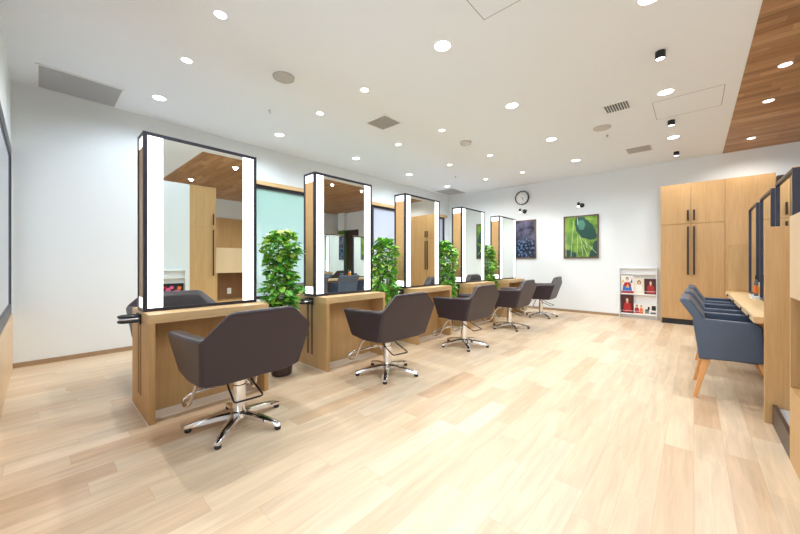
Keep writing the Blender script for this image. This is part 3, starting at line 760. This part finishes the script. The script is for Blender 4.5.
# tray and bottles
t = thing('tray', 'small white tray on the counter beside the middle mirror', 'tray', (.50, 5.13, cz+.0005))
m = MB(); m.box((-.045, -.12, 0), (.045, .12, .006)); m.build('tray_base', M_white, t)
m = MB()
for a, b in (((-.05, -.125, 0), (-.0455, .125, .03)), ((.0455, -.125, 0), (.05, .125, .03)), ((-.0455, -.125, 0), (.0455, -.1205, .03)), ((-.0455, .1205, 0), (.0455, .125, .03))): m.box(a, b)
m.build('tray_rim', M_white, t)
def bottle(x, y, z, h, r, body, cap, label, band=None):
    t = thing('bottle', label, 'bottle', (x, y, z), 0, 'bottles on the right counter')
    MB().lathe([(r*.9, 0), (r, .006), (r, h*.66), (r*.45, h*.78), (r*.4, h*.82)], seg=20).build('bottle_body', body, t, smooth=True)
    MB().lathe([(r*.5, h*.82), (r*.5, h*.96), (r*.3, h)], seg=16).build('cap', cap, t, smooth=True)
    if band: MB().lathe([(r*1.01, h*.2), (r*1.01, h*.55)], seg=20).build('paper_label', band, t, smooth=True)
bottle(.49, 5.10, cz+.0067, .24, .017, C['grey'], C['blk'], 'slim dark grey bottle with a black cap standing on the white tray', C['org'])
bottle(.515, 5.17, cz+.0067, .20, .02, C['cream'], C['blk'], 'cream bottle with a black cap standing on the white tray', C['yel'])

# armchairs
def make_armchair():
    t = thing('armchair', '', 'armchair', (0, 0, 0), 0, 'grey blue armchairs at the counter')
    w = .275
    # side panels with armrests (front at +x)
    for s in (-1, 1):
        y0, y1 = sorted((s*w, s*(w-.05)))
        m = MB(); m.prism([(.03, .32), (.402, .345), (.378, .615), (.345, .64), (.015, .645), (-.01, .64)], 'y', y0, y1)
        m.build('armrest', M_blue, t, bevel=.012, seg=3)
    m = MB(); m.prism([(.028, .318), (.09, .32), (.07, .64), (-.02, .79), (-.05, .803), (-.09, .795), (-.088, .777), (-.005, .64)], 'y', -w+.001, w-.001)
    m.build('backrest', M_blue, t, bevel=.012, seg=3)
    MB().box((.07, -w+.052, .32), (.41, w-.052, .46)).build('seat', M_blue, t, bevel=.02, seg=3)
    for sx, sy in ((0, -1), (0, 1), (1, -1), (1, 1)):
        if sx == 0: top, bot = (.075, sy*(w-.035), .322), (.005, sy*(w-.02), 0)
        else: top, bot = (.378, sy*(w-.035), .34), (.48, sy*(w-.02), 0)
        rings = []
        for (c, h) in ((bot, .0125), (top, .022)): rings.append([(c[0]-h, c[1]-h*.8, c[2]), (c[0]+h, c[1]-h*.8, c[2]), (c[0]+h, c[1]+h*.8, c[2]), (c[0]-h, c[1]+h*.8, c[2])])
        MB().loft(rings).build('leg', M_leg, t, bevel=.003)
    return t
a0 = make_armchair()
for i, y in enumerate((3.845, 4.70, 5.56)):
    c = a0 if i == 0 else copy_tree(a0); c.location = ((0, .014, .032)[i], y, 0)
    c['label'] = 'grey blue armchair with tapered wooden legs at the counter, '+['nearest the camera', 'the middle of three', 'farthest of three'][i]

# ------------------------------------------------------------------ right edge: shelf unit, plinth, tall cabinet, partition
t = thing('shelf_unit', 'low oak shelf unit with an open niche at the right photo edge', 'shelf unit', (.395, 2.08, 0))
L_ = .715; D = .42
MB().box((0, 0, 0), (D, L_, .41)).build('base', M_oak, t)
MB().box((0, 0, .905), (D, L_, 1.352)).build('upper_box', M_oakp, t)  # oak like the base; grazing light put into the paler colour
MB().box((.33, .022, .411), (D, L_-.022, .904)).build('niche_back', M_niche, t)
for a in (0, L_-.02): MB().box((0, a, .4105), (D, a+.02, .9045)).build('side_panel', M_oak, t)
m = MB().box((.322, .30, .50), (.3295, .37, .61)).build('wall_outlet', M_white, t)
t = thing('floor_plinth', 'low dark brown plinth with a grey top between end panel and shelf unit', 'plinth', (.395, 2.797, 0))
MB().box((0, 0, 0), (.02, .536, .135)).build('kickboard', M_kick, t); MB().box((.021, 0, 0), (.585, .536, .115)).build('plinth_top', M_greytop, t)
t = thing('tall_cabinet', 'tall narrow oak cabinet beside the white partition, seen reflected in the nearest mirror', 'cabinet', (0, 0, 0))
MB().box((.416, 1.68, 0), (.82, 2.078, 2.39)).build('body', M_oak, t)
d = MB().box((.395, 1.68, 1.702), (.4155, 2.078, 2.39)).build('door', M_oak, t); bar_handle(d, 2.03, .395, 1.74, 1.93, axis='x')
d = MB().box((.395, 1.68, .06), (.4155, 2.078, 1.698)).build('door', M_oak, t); bar_handle(d, 2.03, .395, .86, 1.66, axis='x')
sbox('wall_partition', (.40, .75, 0), (.52, 1.679, 2.385), M_wall)
make_rack(0, .5, 0, .97, (.399, 1.36, 0), -PI/2, 'white magazine rack on the partition, seen reflected in the nearest mirror')
o = magazine(0, 0, .30, .26, C['blk'], [('e', C['pink'], (-.2, .5, .16, .1)), ('e', C['pink'], (-.1, .3, .1, .16)), ('e', C['org'], (-.3, .7, .1, .12)), ('e', C['pink'], (.2, .55, .12, .2)), ('e', C['org'], (.3, .35, .14, .1)), ('e', C['pink'], (.05, .75, .1, .1)), ('e', C['red'], (.35, .75, .1, .08))],
             'black magazine with pink flowers in the partition rack', parent_loc=(.376, 1.43, .50), rz=-PI/2)
o['group'] = ''; del o['group']

# ------------------------------------------------------------------ added fill light outside the invented shop front behind the camera
l = bpy.data.lights.new('added_fill', 'AREA'); l.shape = 'RECTANGLE'; l.size = 5.2; l.size_y = 2.5; l.energy = 80; l.color = (.72, .86, 1)
o = bpy.data.objects.new('added_fill', l); COL.objects.link(o); o.location = (1.55, YS-.4, 1.35); o.rotation_euler = (math.radians(90), 0, 0)  # unseen area lamp added to brighten the room from behind
wd = bpy.data.worlds.new('sky'); scene.world = wd; wd.use_nodes = True
wd.node_tree.nodes['Background'].inputs[0].default_value = (.8, .9, 1, 1); wd.node_tree.nodes['Background'].inputs[1].default_value = 1.5

# ------------------------------------------------------------------ camera
cd = bpy.data.cameras.new('camera'); cam = bpy.data.objects.new('camera', cd); COL.objects.link(cam)
cam.location = (0, 0, 1.1); cam.rotation_euler = (PI/2, 0, math.atan(294/326))
cd.sensor_width = 36; cd.lens = 36*326/800; cd.shift_y = -5/800; cd.clip_start = .05
scene.camera = cam
vs = scene.view_settings; vs.view_transform = 'Standard'; vs.look = 'None'; vs.gamma = 1; vs.exposure = 0.52; vs.use_curve_mapping = False
